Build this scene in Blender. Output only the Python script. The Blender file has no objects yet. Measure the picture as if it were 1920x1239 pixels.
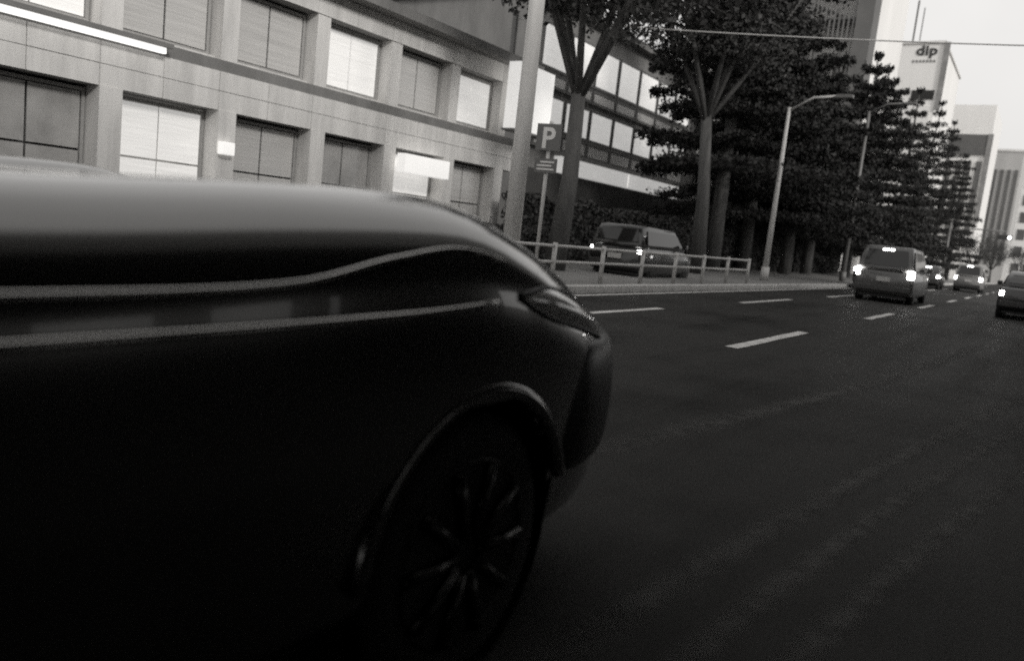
import bpy, bmesh, math, random
import numpy as np
from mathutils import Vector, Matrix, Quaternion

random.seed(7)
rng = np.random.default_rng(7)
scene = bpy.context.scene
COL = scene.collection

# ------------------------------------------------------------------ camera
# World frame: +X runs along the road, +Y points to the left-hand kerb, Z is up.
EYE = 1.15
YAW, PITCH, ROLL = math.radians(32.78), math.atan(197 / 1500.0), math.atan(0.11)
fwd = Vector((math.cos(YAW) * math.cos(PITCH), math.sin(YAW) * math.cos(PITCH), -math.sin(PITCH)))
rgt = Vector((math.sin(YAW), -math.cos(YAW), 0))
upv = rgt.cross(fwd)
cx = math.cos(ROLL) * rgt + math.sin(ROLL) * upv
cy = -math.sin(ROLL) * rgt + math.cos(ROLL) * upv
cam_data = bpy.data.cameras.new('camera')
cam = bpy.data.objects.new('camera', cam_data)
COL.objects.link(cam)
M3 = Matrix((cx, cy, -fwd)).transposed()
cam.matrix_world = Matrix.Translation((0, 0, EYE)) @ M3.to_4x4()
cam_data.sensor_fit = 'HORIZONTAL'
cam_data.sensor_width = 36
cam_data.lens = 36 * 1500 / 1920.0
cam_data.clip_start = 0.05
cam_data.clip_end = 2500
cam_data.dof.use_dof = True
cam_data.dof.focus_distance = 6
cam_data.dof.aperture_fstop = 1.5
scene.camera = cam

# ------------------------------------------------------------------ light
SUN_AZ, SUN_EL = math.radians(-112), math.radians(24)      # azimuth from +X towards +Y
world = bpy.data.worlds.new('World')
scene.world = world
world.use_nodes = True
wn = world.node_tree
wn.nodes.clear()
sky = wn.nodes.new('ShaderNodeTexSky')
sky.sky_type = 'NISHITA'
sky.sun_disc = False
sky.sun_elevation = SUN_EL
sky.sun_rotation = math.pi / 2 - SUN_AZ
sky.dust_density = 4.0
sky.air_density = 1.0
bw = wn.nodes.new('ShaderNodeRGBToBW')
tint = wn.nodes.new('ShaderNodeMixRGB')
tint.blend_type = 'MULTIPLY'
tint.inputs[0].default_value = 1
tint.inputs[2].default_value = (1.0, 0.985, 0.965, 1)
bg = wn.nodes.new('ShaderNodeBackground')
bg.inputs['Strength'].default_value = 0.10
wo = wn.nodes.new('ShaderNodeOutputWorld')
wn.links.new(sky.outputs[0], bw.inputs[0])
# high unbroken cloud over the whole dome, only faintly mottled
wtc = wn.nodes.new('ShaderNodeTexCoord')
wns = wn.nodes.new('ShaderNodeTexNoise')
wns.inputs['Scale'].default_value = 2.2
wns.inputs['Detail'].default_value = 5
wn.links.new(wtc.outputs['Generated'], wns.inputs[0])
wmr = wn.nodes.new('ShaderNodeMapRange')
wmr.inputs['From Min'].default_value = 0.3
wmr.inputs['From Max'].default_value = 0.7
wmr.inputs['To Min'].default_value = 6.2
wmr.inputs['To Max'].default_value = 7.8
wn.links.new(wns.outputs[0], wmr.inputs[0])
cloud = wn.nodes.new('ShaderNodeMixRGB')
cloud.inputs[0].default_value = 0.88
wn.links.new(bw.outputs[0], cloud.inputs[1])
wn.links.new(wmr.outputs[0], cloud.inputs[2])
wn.links.new(cloud.outputs[0], tint.inputs[1])
wn.links.new(tint.outputs[0], bg.inputs[0])
wn.links.new(bg.outputs[0], wo.inputs[0])

sun_data = bpy.data.lights.new('sun', 'SUN')
sun_data.energy = 1.4
sun_data.angle = math.radians(12)
sun_data.color = (1.0, 0.975, 0.94)
sun = bpy.data.objects.new('sun', sun_data)
COL.objects.link(sun)
to_sun = Vector((math.cos(SUN_EL) * math.cos(SUN_AZ), math.cos(SUN_EL) * math.sin(SUN_AZ), math.sin(SUN_EL)))
sun.rotation_euler = to_sun.to_track_quat('Z', 'Y').to_euler()

scene.view_settings.view_transform = 'Standard'
scene.view_settings.look = 'None'
scene.view_settings.gamma = 1
scene.view_settings.use_curve_mapping = False
scene.view_settings.exposure = 0.3
scene.cycles.use_denoising = False
scene.cycles.max_bounces = 8
scene.cycles.sample_clamp_indirect = 1.5

# ------------------------------------------------------------------ materials
MATS = {}
def grey(v):
    return (v, v * 0.985, v * 0.96, 1)

def mat(name, v, rough=0.7, metal=0.0, var=0.25, scale=4.0, bump=0.0, bscale=40.0, coat=0.0, emit=0.0, spec=0.5, streak=None):
    if name in MATS:
        return MATS[name]
    m = bpy.data.materials.new(name)
    m.use_nodes = True
    nt = m.node_tree
    b = nt.nodes['Principled BSDF']
    b.inputs['Roughness'].default_value = rough
    b.inputs['Metallic'].default_value = metal
    b.inputs['Specular IOR Level'].default_value = spec
    b.inputs['Coat Weight'].default_value = coat
    b.inputs['Coat Roughness'].default_value = 0.04
    tc = nt.nodes.new('ShaderNodeTexCoord')
    mp = nt.nodes.new('ShaderNodeMapping')
    nt.links.new(tc.outputs['Object'], mp.inputs[0])
    if streak:
        mp.inputs['Scale'].default_value = streak
    if var > 0:
        n1 = nt.nodes.new('ShaderNodeTexNoise')
        n1.inputs['Scale'].default_value = scale
        n1.inputs['Detail'].default_value = 8
        n1.inputs['Roughness'].default_value = 0.65
        nt.links.new(mp.outputs[0], n1.inputs[0])
        cr = nt.nodes.new('ShaderNodeValToRGB')
        cr.color_ramp.elements[0].position = 0.28
        cr.color_ramp.elements[1].position = 0.72
        cr.color_ramp.elements[0].color = grey(v * (1 - var))
        cr.color_ramp.elements[1].color = grey(min(1, v * (1 + var)))
        nt.links.new(n1.outputs[0], cr.inputs[0])
        nt.links.new(cr.outputs[0], b.inputs['Base Color'])
        if emit:
            nt.links.new(cr.outputs[0], b.inputs['Emission Color'])
        mr = nt.nodes.new('ShaderNodeMapRange')
        mr.inputs['To Min'].default_value = max(0.02, rough * 0.8)
        mr.inputs['To Max'].default_value = min(1, rough * 1.2)
        nt.links.new(n1.outputs[0], mr.inputs[0])
        nt.links.new(mr.outputs[0], b.inputs['Roughness'])
    else:
        b.inputs['Base Color'].default_value = grey(v)
        b.inputs['Emission Color'].default_value = grey(min(1, v))
    if emit:
        b.inputs['Emission Strength'].default_value = emit
    if bump > 0:
        n2 = nt.nodes.new('ShaderNodeTexNoise')
        n2.inputs['Scale'].default_value = bscale
        n2.inputs['Detail'].default_value = 5
        nt.links.new(tc.outputs['Object'], n2.inputs[0])
        bp = nt.nodes.new('ShaderNodeBump')
        bp.inputs['Strength'].default_value = bump
        bp.inputs['Distance'].default_value = 0.02
        nt.links.new(n2.outputs[0], bp.inputs['Height'])
        nt.links.new(bp.outputs[0], b.inputs['Normal'])
    MATS[name] = m
    return m

def glass_mat(name, v=0.03, rough=0.05, trans=0.0):
    if name in MATS:
        return MATS[name]
    m = mat(name, v, rough=rough, var=0.0, spec=0.55)
    m.node_tree.nodes['Principled BSDF'].inputs['Transmission Weight'].default_value = trans
    return m

def asphalt_mat():
    m = bpy.data.materials.new('asphalt')
    m.use_nodes = True
    nt = m.node_tree
    b = nt.nodes['Principled BSDF']
    tc = nt.nodes.new('ShaderNodeTexCoord')
    def noise(scale, detail, vec=None, rough=0.6):
        n = nt.nodes.new('ShaderNodeTexNoise')
        n.inputs['Scale'].default_value = scale
        n.inputs['Detail'].default_value = detail
        n.inputs['Roughness'].default_value = rough
        nt.links.new(vec or tc.outputs['Object'], n.inputs[0])
        return n
    mp = nt.nodes.new('ShaderNodeMapping')
    mp.inputs['Scale'].default_value = (0.06, 1.0, 1.0)       # wear runs along the lanes
    nt.links.new(tc.outputs['Object'], mp.inputs[0])
    wear = noise(1.6, 5, mp.outputs[0])
    patch = noise(0.35, 4)
    grit = noise(90, 3)
    mix = nt.nodes.new('ShaderNodeMath'); mix.operation = 'MULTIPLY_ADD'
    nt.links.new(wear.outputs[0], mix.inputs[0]); mix.inputs[1].default_value = 0.6
    nt.links.new(patch.outputs[0], mix.inputs[2])
    add = nt.nodes.new('ShaderNodeMath'); add.operation = 'MULTIPLY_ADD'
    nt.links.new(grit.outputs[0], add.inputs[0]); add.inputs[1].default_value = 0.35
    nt.links.new(mix.outputs[0], add.inputs[2])
    cr = nt.nodes.new('ShaderNodeValToRGB')
    cr.color_ramp.elements[0].position = 0.65; cr.color_ramp.elements[0].color = grey(0.015)
    cr.color_ramp.elements[1].position = 1.25 if False else 1.0; cr.color_ramp.elements[1].color = grey(0.048)
    nt.links.new(add.outputs[0], cr.inputs[0])
    nt.links.new(cr.outputs[0], b.inputs['Base Color'])
    mr = nt.nodes.new('ShaderNodeMapRange')
    mr.inputs['From Min'].default_value = 0.3; mr.inputs['From Max'].default_value = 0.7
    mr.inputs['To Min'].default_value = 0.42; mr.inputs['To Max'].default_value = 0.66
    nt.links.new(wear.outputs[0], mr.inputs[0])
    nt.links.new(mr.outputs[0], b.inputs['Roughness'])
    b.inputs['Specular IOR Level'].default_value = 0.01
    bp = nt.nodes.new('ShaderNodeBump')
    bp.inputs['Strength'].default_value = 0.5; bp.inputs['Distance'].default_value = 0.01
    nt.links.new(grit.outputs[0], bp.inputs['Height'])
    nt.links.new(bp.outputs[0], b.inputs['Normal'])
    return m

def paint_mat():
    m = mat('road_paint', 0.58, rough=0.65, var=0.35, scale=9, bump=0.3, bscale=80)
    nt = m.node_tree                                   # paint chipped through to the asphalt
    tc = nt.nodes.new('ShaderNodeTexCoord'); n = nt.nodes.new('ShaderNodeTexNoise'); r = nt.nodes.new('ShaderNodeMapRange')
    n.inputs['Scale'].default_value = 7; n.inputs['Detail'].default_value = 10; n.inputs['Roughness'].default_value = .8
    r.inputs['From Min'].default_value = .34; r.inputs['From Max'].default_value = .46
    nt.links.new(tc.outputs['Object'], n.inputs[0]); nt.links.new(n.outputs[0], r.inputs[0])
    nt.links.new(r.outputs[0], nt.nodes['Principled BSDF'].inputs['Alpha'])
    return m

# ------------------------------------------------------------------ mesh helpers
class MB:
    def __init__(self):
        self.v, self.f = [], []
    def add(self, vs, fs):
        o = len(self.v)
        self.v += [tuple(p) for p in vs]
        self.f += [tuple(i + o for i in f) for f in fs]
        return self
    def box(self, x0, x1, y0, y1, z0, z1):
        vs = [(x, y, z) for z in (z0, z1) for y in (y0, y1) for x in (x0, x1)]
        return self.add(vs, [(0, 2, 3, 1), (4, 5, 7, 6), (0, 1, 5, 4), (2, 6, 7, 3), (0, 4, 6, 2), (1, 3, 7, 5)])
    def quad(self, a, b, c, d):
        return self.add([a, b, c, d], [(0, 1, 2, 3)])
    def tube(self, pts, rad, n=8, cap=True):
        pts = [Vector(p) for p in pts]
        rads = rad if isinstance(rad, (list, tuple)) else [rad] * len(pts)
        vs, fs = [], []
        prev = None
        for i, p in enumerate(pts):
            a = pts[max(i - 1, 0)]; b = pts[min(i + 1, len(pts) - 1)]
            t = (b - a).normalized()
            ref = prev if prev is not None else (Vector((0, 0, 1)) if abs(t.z) < 0.9 else Vector((1, 0, 0)))
            u = (ref - t * ref.dot(t)).normalized()
            prev = u
            w = t.cross(u)
            for k in range(n):
                an = 2 * math.pi * k / n
                vs.append(p + (u * math.cos(an) + w * math.sin(an)) * rads[i])
        for i in range(len(pts) - 1):
            for k in range(n):
                k2 = (k + 1) % n
                fs.append((i * n + k, i * n + k2, (i + 1) * n + k2, (i + 1) * n + k))
        if cap:
            fs.append(tuple(reversed(range(n))))
            fs.append(tuple((len(pts) - 1) * n + k for k in range(n)))
        return self.add(vs, fs)
    def lathe_y(self, prof, cx_, cz, n=24):
        """profile (y, r) revolved about the line x=cx, z=cz parallel to Y"""
        vs, fs = [], []
        for (y, r) in prof:
            for k in range(n):
                a = 2 * math.pi * k / n
                vs.append((cx_ + r * math.cos(a), y, cz + r * math.sin(a)))
        for i in range(len(prof) - 1):
            for k in range(n):
                k2 = (k + 1) % n
                fs.append((i * n + k, (i + 1) * n + k, (i + 1) * n + k2, i * n + k2))
        fs.append(tuple(range(n)))
        fs.append(tuple(reversed([(len(prof) - 1) * n + k for k in range(n)])))
        return self.add(vs, fs)
    def mesh(self, name, m=None, smooth=False):
        me = bpy.data.meshes.new(name)
        me.from_pydata(self.v, [], self.f)
        me.update()
        if m:
            me.materials.append(m)
        if smooth:
            me.polygons.foreach_set('use_smooth', [True] * len(me.polygons))
        return me
    def build(self, name, m, parent=None, smooth=False, bevel=0.0):
        me = self.mesh(name, m, smooth)
        if bevel:
            bm = bmesh.new(); bm.from_mesh(me)
            bmesh.ops.remove_doubles(bm, verts=bm.verts, dist=1e-5)
            bmesh.ops.recalc_face_normals(bm, faces=bm.faces)
            bmesh.ops.bevel(bm, geom=list(bm.edges), offset=bevel, segments=2, affect='EDGES', profile=0.7)
            bm.to_mesh(me); bm.free()
        o = bpy.data.objects.new(name, me)
        COL.objects.link(o)
        if parent:
            o.parent = parent
        return o

def tag(o, label=None, cat=None, group=None, kind=None):
    if label: o['label'] = label
    if cat: o['category'] = cat
    if group: o['group'] = group
    if kind: o['kind'] = kind
    return o

def empty(name, loc=(0, 0, 0), rz=0.0):
    o = bpy.data.objects.new(name, None)
    o.location = loc
    o.rotation_euler = (0, 0, rz)
    o.empty_display_size = 0.2
    COL.objects.link(o)
    return o

def place(mesh, name, loc=(0, 0, 0), parent=None, rot=(0, 0, 0), scale=(1, 1, 1)):
    o = bpy.data.objects.new(name, mesh)
    o.location = loc; o.rotation_euler = rot; o.scale = scale
    COL.objects.link(o)
    if parent: o.parent = parent
    return o

def copy_tree(o, parent=None):
    c = o.copy()
    COL.objects.link(c)
    if parent: c.parent = parent
    for ch in list(o.children):
        copy_tree(ch, c)
    return c

def unit_box(name, sx, sy, sz, m, bevel=0.0):
    """a box mesh standing on z=0, centred in x and y, for sharing between pieces"""
    mb = MB().box(-sx / 2, sx / 2, -sy / 2, sy / 2, 0, sz)
    me = mb.mesh(name, m)
    if bevel:
        bm = bmesh.new(); bm.from_mesh(me)
        bmesh.ops.bevel(bm, geom=list(bm.edges), offset=bevel, segments=1, affect='EDGES')
        bm.to_mesh(me); bm.free()
    return me

# ------------------------------------------------------------------ shared materials
ASPHALT = asphalt_mat()
PAINT = paint_mat()
CONC = mat('pale_concrete', 0.74, rough=0.85, var=0.24, scale=2.2, bump=0.2, streak=(1, 1, 0.14))
CONC_D = mat('grey_concrete', 0.22, rough=0.9, var=0.25, scale=1.5, bump=0.25, streak=(1, 1, 0.3))
KERBM = mat('kerb_granite', 0.50, rough=0.8, var=0.3, scale=6, bump=0.3)
WALLW = mat('white_render', 0.88, rough=0.85, var=0.08, scale=0.25, streak=(1, 1, 0.25))
WALLG = mat('grey_render', 0.50, rough=0.85, var=0.15, scale=0.3, streak=(1, 1, 0.25))
DARKF = mat('dark_cladding', 0.06, rough=0.6, var=0.3, scale=1.5)
STEEL = mat('painted_steel', 0.16, rough=0.45, var=0.15, scale=8)
STEELP = mat('pale_steel', 0.55, rough=0.5, var=0.15, scale=8)
FRAME = mat('window_frame', 0.16, rough=0.5, var=0.1, scale=8)
GLASSD = glass_mat('dark_glass', 0.02, 0.04)
BLIND = mat('window_blind', 0.62, rough=0.35, var=0.16, scale=6.0, streak=(.1, .1, 4.0), spec=0.8)
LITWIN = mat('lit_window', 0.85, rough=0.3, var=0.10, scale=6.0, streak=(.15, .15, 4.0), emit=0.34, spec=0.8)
LITSIGN = mat('lit_sign', 0.9, rough=0.4, var=0.05, scale=1.0, emit=0.45)
TUBE = mat('light_tube', 0.95, rough=0.4, var=0.0, emit=0.9)
LAMP = mat('lamp_lens', 1.0, rough=0.3, var=0.0, emit=14.0)
LAMPS = mat('small_lamp', 1.0, rough=0.3, var=0.0, emit=9.0)
RUBBER = mat('rubber', 0.02, rough=0.8, var=0.2, scale=20)
ALLOY = mat('alloy', 0.05, rough=0.3, metal=1.0, var=0.1, scale=10)
CHROME = mat('chrome', 0.62, rough=0.12, metal=1.0, var=0.0)
BLACKP = mat('black_paint', 0.12, rough=0.2, metal=0.9, var=0.0, coat=1.0)
TRIM = mat('black_trim', 0.012, rough=0.5, var=0.1, scale=20)
LEAF_D = mat('cedar_needles', 0.035, rough=0.7, var=0.5, scale=0.9, spec=0.25)
LEAF_B = mat('broad_leaves', 0.05, rough=0.6, var=0.5, scale=0.9, spec=0.3)
LEAF_H = mat('hedge_leaves', 0.045, rough=0.6, var=0.5, scale=1.5, spec=0.3)
BARK = mat('bark', 0.09, rough=0.95, var=0.45, scale=5, bump=0.8, bscale=18, streak=(1, 1, 0.2))
SOIL = mat('soil', 0.05, rough=1.0, var=0.3, scale=3)

# ------------------------------------------------------------------ road, pavement, markings
ROAD_L = 7.2          # left kerb line
road = MB().quad((-400, -300, 0), (1500, -300, 0), (1500, 600, 0), (-400, 600, 0)).build('road', ASPHALT)
tag(road, kind='structure')

def dash(x0, x1, y, w=0.15, bend=0.0):
    n = 6
    vs, fs = [], []
    for i in range(n + 1):
        x = x0 + (x1 - x0) * i / n
        j = rng.normal(0, 0.006, 2)
        vs += [(x, y - w / 2 + j[0], 0.004), (x, y + w / 2 + j[1], 0.004)]
    for i in range(n):
        fs.append((2 * i, 2 * i + 2, 2 * i + 3, 2 * i + 1))
    return MB().add(vs, fs).build('lane_dash', PAINT, road)

for k in range(-2, 14):
    x0 = 9.3 + 8.9 * k
    dash(x0, x0 + 3.5, 2.90, 0.16)
for k in range(-2, 12):
    x0 = 17.5 + 8.7 * k
    dash(x0, x0 + 4.2, 5.38, 0.15)
for k in range(0, 14):
    x0 = 14 + 8.9 * k
    dash(x0, x0 + 3.5, -0.95 - 2.4, 0.16)
edge = MB().quad((-30, 6.92, 0.004), (220, 6.92, 0.004), (220, 7.06, 0.004), (-30, 7.06, 0.004)).build('edge_line', PAINT, road)

# pale arcs sweeping across the lane: faint, soft-edged and broken
ARC = mat('pale_arc', 0.11, rough=0.8, spec=0.01, var=0.5, scale=7)
nt = ARC.node_tree
at = nt.nodes.new('ShaderNodeAttribute'); at.attribute_name = 'wear'
tcn = nt.nodes.new('ShaderNodeTexCoord')
nz = nt.nodes.new('ShaderNodeTexNoise'); nz.inputs['Scale'].default_value = 3.0; nz.inputs['Detail'].default_value = 8; nz.inputs['Roughness'].default_value = .7
nt.links.new(tcn.outputs['Object'], nz.inputs[0])
mu = nt.nodes.new('ShaderNodeMath'); mu.operation = 'MULTIPLY'
nt.links.new(at.outputs['Fac'], mu.inputs[0]); nt.links.new(nz.outputs[0], mu.inputs[1])
nt.links.new(mu.outputs[0], nt.nodes['Principled BSDF'].inputs['Alpha'])
def lane_arc(pts, w):
    vs, fs, col = [], [], []
    n, m = 40, 6
    P = [Vector(p) for p in pts]
    for i in range(n + 1):
        t = i / n
        p = (1 - t) ** 2 * P[0] + 2 * t * (1 - t) * P[1] + t * t * P[2]
        d = (2 * (1 - t) * (P[1] - P[0]) + 2 * t * (P[2] - P[1])).normalized()
        nrm = Vector((-d.y, d.x, 0))
        for j in range(m + 1):
            q = j / m
            vs.append(p + nrm * w * (q - .5)); col.append(math.sin(math.pi * q) ** 1.5 * math.sin(math.pi * t) ** .5)
    for i in range(n):
        for j in range(m):
            a_ = i * (m + 1) + j
            fs.append((a_, a_ + m + 1, a_ + m + 2, a_ + 1))
    o = MB().add(vs, fs).build('arc_mark', ARC, road)
    ca = o.data.attributes.new('wear', 'FLOAT', 'POINT')  # fades each arc out at its edges and ends
    ca.data.foreach_set('value', col)
lane_arc([(1.6, 0.95, .003), (4.0, 0.80, .003), (10.5, -0.2, .003)], 0.20)
lane_arc([(1.6, 0.68, .003), (3.6, 0.58, .003), (8.0, -0.15, .003)], 0.16)
lane_arc([(1.6, 0.46, .003), (3.0, 0.40, .003), (6.2, -0.2, .003)], 0.16)
lane_arc([(3.0, 2.0, .003), (7.0, 1.2, .003), (16.0, 0.6, .003)], 0.30)

pav = MB().box(-60, 260, ROAD_L + 0.18, 40, -0.2, 0.13).build('pavement', mat('paving', 0.20, rough=0.85, var=0.25, scale=2, bump=0.3))
tag(pav, kind='structure')
kerb = empty('kerb', (0, ROAD_L, 0)); tag(kerb, kind='structure')
ks = unit_box('kerb_stone', 1.18, 0.18, 0.35, KERBM, 0.015)
for k in range(-2, 70):
    place(ks, 'kerb_stone', (k * 1.2 + 0.6, 0.09, -0.2 + rng.normal(0, .004)), kerb)
far_k = MB().box(83.4, 260, 0, 0.178, -0.2, 0.15).build('kerb_run', KERBM, kerb)

# ------------------------------------------------------------------ black car beside the camera
CARX, CARY = 2.52, 1.97           # nose, centreline
def C(s, t, z):
    return (CARX - s, CARY - t, z)  # t>0 towards the camera
def lerp_tab(tab):
    xs = np.array([a for a, b in tab]); ys = np.array([b for a, b in tab])
    # monotone-ish Catmull-Rom
    def f(x):
        x = min(max(x, xs[0]), xs[-1])
        i = int(min(max(np.searchsorted(xs, x) - 1, 0), len(xs) - 2))
        h = xs[i + 1] - xs[i]
        t = (x - xs[i]) / h
        def tang(j):
            if j == 0: return (ys[1] - ys[0]) / (xs[1] - xs[0])
            if j == len(xs) - 1: return (ys[-1] - ys[-2]) / (xs[-1] - xs[-2])
            return (ys[j + 1] - ys[j - 1]) / (xs[j + 1] - xs[j - 1])
        m0, m1 = tang(i) * h, tang(i + 1) * h
        return ((2*t**3 - 3*t**2 + 1) * ys[i] + (t**3 - 2*t**2 + t) * m0 + (-2*t**3 + 3*t**2) * ys[i+1] + (t**3 - t**2) * m1)
    return f
zc_f = lerp_tab([(-.06, .72), (.08, .83), (.25, .935), (.42, 1.01), (.6, 1.08), (.78, 1.14), (.98, 1.185), (1.15, 1.193), (1.5, 1.18), (2.0, 1.15), (3.2, 1.12), (4.2, 1.08), (4.55, 0.98)])
zh_f = lerp_tab([(-.06, .74), (.08, .86), (.3, .97), (.6, 1.035), (1.0, 1.08), (1.5, 1.095), (1.95, 1.11), (3.2, 1.10), (4.2, 1.06), (4.55, .98)])
w_f = lerp_tab([(-.06, .62), (.05, .76), (.2, .855), (.45, .915), (.8, .945), (1.2, .95), (2.2, .955), (3.4, .95), (4.2, .90), (4.55, .74)])
def section(s):
    zc, zh, w = zc_f(s), zh_f(s), w_f(s)
    z3 = min(.74, zc - .28)
    z4 = max(z3 + .06, zc - .20)
    return [(.86 * w, .24), (.955 * w, .33), (.985 * w, .5 * (.36 + z3)), (1.0 * w, z3), (.992 * w, z4), (.955 * w, zc - .095),
            (.87 * w, zc - .026), (.74 * w, zc), (.60 * w, zh + (zc - zh) * .5), (.38 * w, zh + .006), (0, zh + .022)]
def cr(p0, p1, p2, p3, t):
    return tuple(0.5 * ((2*b) + (-a + c) * t + (2*a - 5*b + 4*c - d) * t*t + (-a + 3*b - 3*c + d) * t**3) for a, b, c, d in zip(p0, p1, p2, p3))
def surf(s, v, off=0.0):
    """point on the car skin; v 0 (near sill) .. 10 (centreline) .. 20 (far sill)"""
    side = 1 if v <= 10 else -1
    vv = v if v <= 10 else 20 - v
    sec = section(s)
    sec = [(2*sec[0][0]-sec[1][0], 2*sec[0][1]-sec[1][1])] + sec + [(-sec[9][0], sec[9][1])]
    i = min(int(vv), 9)
    p = cr(sec[i], sec[i+1], sec[i+2], sec[i+3], vv - i)
    q = Vector(C(s, side * p[0], p[1]))
    if off:
        e = 0.02
        a = surf(s + e, v) - surf(s - e, v)
        b = surf(s, min(v + .08, 20)) - surf(s, max(v - .08, 0))
        n = a.cross(b).normalized()
        if n.dot(q - Vector(C(s, 0, .55))) < 0: n = -n
        q = q + n * off
    return q
def patch(s0, s1, v0, v1, ns, nv, off=0.0, mask=None):
    mb = MB()
    vs = [surf(s0 + (s1 - s0) * i / ns, v0 + (v1 - v0) * j / nv, off) for i in range(ns + 1) for j in range(nv + 1)]
    fs = []
    for i in range(ns):
        for j in range(nv):
            if mask and not mask((i + .5) / ns, (j + .5) / nv): continue
            a = i * (nv + 1) + j
            fs.append((a, a + 1, a + nv + 2, a + nv + 1))
    return mb.add(vs, fs)

suv = empty('black_car', C(2.2, 0, 0))
suv_inv = suv.matrix_world.inverted()
def car_part(mb, name, m, smooth=True, parent=None, thick=0.0):
    off = Vector(C(2.2, 0, 0))
    mb.v = [tuple(Vector(p) - off) for p in mb.v]
    o = mb.build(name, m, parent or suv, smooth)
    if thick:
        md = o.modifiers.new('solid', 'SOLIDIFY'); md.thickness = thick; md.offset = -1
    return o
tag(suv, 'glossy black car with bulging front fender filling the near left foreground', 'car')
VH = 7.75
SS = [-.06 + 1.0 * (i / 22) for i in range(22)] + [.94 + (4.55 - .94) * i / 46 for i in range(47)]
def strip(vlist, slist, off=0.0):
    vs = [surf(s, v, off) for s in slist for v in vlist]
    n = len(vlist)
    fs = [(i*n+j, i*n+j+1, (i+1)*n+j+1, (i+1)*n+j) for i in range(len(slist)-1) for j in range(n-1)]
    return MB().add(vs, fs)
vl_side = [VH * i / 34 for i in range(35)]
body = MB()
a = strip(vl_side, SS); body.add(a.v, a.f)
a = strip([20 - v for v in reversed(vl_side)], SS); body.add(a.v, a.f)
# top behind the hood, the strip ahead of the hood, the front and rear closing faces
vt = [VH + (20 - 2 * VH) * i / 22 for i in range(23)]
a = strip(vt, [s for s in SS if s >= 1.90]); body.add(a.v, a.f)
a = strip(vt, [s for s in SS if s <= 0.13]); body.add(a.v, a.f)
vall = vl_side + vt[1:-1] + [20 - v for v in reversed(vl_side)]
for s in (-.06, 4.55):
    ring = [surf(s, v) for v in vall]
    body.add(ring, [tuple(range(len(ring)))])
bo = car_part(body, 'body', BLACKP)
# wheel wells
def cutter(s):
    mb = MB().lathe_y([(CARY - 1.2, .385), (CARY + 1.2, .385)], CARX - s, .36, 40)
    off = Vector(C(2.2, 0, 0))
    mb.v = [tuple(Vector(p) - off) for p in mb.v]
    o = mb.build('cut', TRIM, suv)
    return o
cut = [cutter(.98), cutter(3.72)]
bpy.context.view_layer.update()
for c_ in cut:
    md = bo.modifiers.new('well', 'BOOLEAN'); md.operation = 'DIFFERENCE'; md.object = c_; md.solver = 'EXACT'
    if False: pass
bm = bmesh.new(); bm.from_mesh(bo.data)
bmesh.ops.remove_doubles(bm, verts=bm.verts, dist=1e-4); bmesh.ops.recalc_face_normals(bm, faces=bm.faces)
# wells cut by deleting faces of the flanks inside the wheel circle (open shell)
bo.modifiers.clear()
def near_well(f):
    c = f.calc_center_median() + Vector(C(2.2, 0, 0))
    if abs(c.y - CARY) < .70: return False
    for s in (.98, 3.72):
        if math.hypot(c.x - (CARX - s), c.z - .36) < .39: return True
    return False
bmesh.ops.delete(bm, geom=[f for f in bm.faces if near_well(f)], context='FACES')
bm.to_mesh(bo.data); bm.free()
for c_ in cut: bpy.data.objects.remove(c_)
for s in (.98, 3.72):
    for sd in (1, -1):
        ring = MB()
        n = 30
        pts = []
        for k in range(n + 1):
            an = 0.30 + (math.pi - .36) * k / n
            x = -s + .40 * math.cos(an); z = .36 + .40 * math.sin(an)
            pts.append((CARX + x, CARY - sd * (w_f(s) * .985), max(.2, z)))
        ring.tube(pts, .022, 8)
        car_part(ring, 'wheel_arch', BLACKP)
        wy = CARY - sd * .80
        tyre = MB().lathe_y([(wy - .11, .25), (wy - .115, .31), (wy - .09, .345), (wy + .09, .345), (wy + .115, .31), (wy + .11, .25)], CARX - s, .345, 36)
        w_ = car_part(tyre, 'wheel', RUBBER)
        rim = MB()
        rim.lathe_y([(wy - sd * .105, .245), (wy - sd * .118, .235), (wy - sd * .03, .205), (wy - sd * .02, .08), (wy - sd * .115, .065), (wy - sd * .10, .02)], CARX - s, .345, 30)
        for q in range(10):
            an = 2 * math.pi * q / 10
            ca, sa = math.cos(an), math.sin(an)
            rim.tube([(CARX - s + .05 * ca, wy - sd * .112, .345 + .05 * sa), (CARX - s + .14 * ca, wy - sd * .122, .345 + .14 * sa), (CARX - s + .228 * ca, wy - sd * .116, .345 + .228 * sa)], [.020, .015, .018], 6)
        ro = car_part(rim, 'rim', ALLOY, True, w_)
        liner = MB().lathe_y([(CARY - sd * .55, .40), (CARY - sd * .90, .40)], CARX - s, .36, 30)
        liner.f = liner.f[:-1]
        car_part(liner, 'wheel_well', TRIM)
# hood with its shut line
hood = patch(.135, 1.895, VH + .035, 20 - VH - .035, 60, 40, 0.002)
car_part(hood, 'hood', BLACKP, thick=.012)
lip = MB().tube([surf(.14 + (1.89 - .14) * i / 50, VH, 0.002) for i in range(51)], .0035, 6)
car_part(lip, 'hood_seal', CHROME)
lip = MB().tube([surf(.14 + (1.89 - .14) * i / 50, 20 - VH, 0.002) for i in range(51)], .0035, 6)
car_part(lip, 'hood_seal', CHROME)
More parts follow.
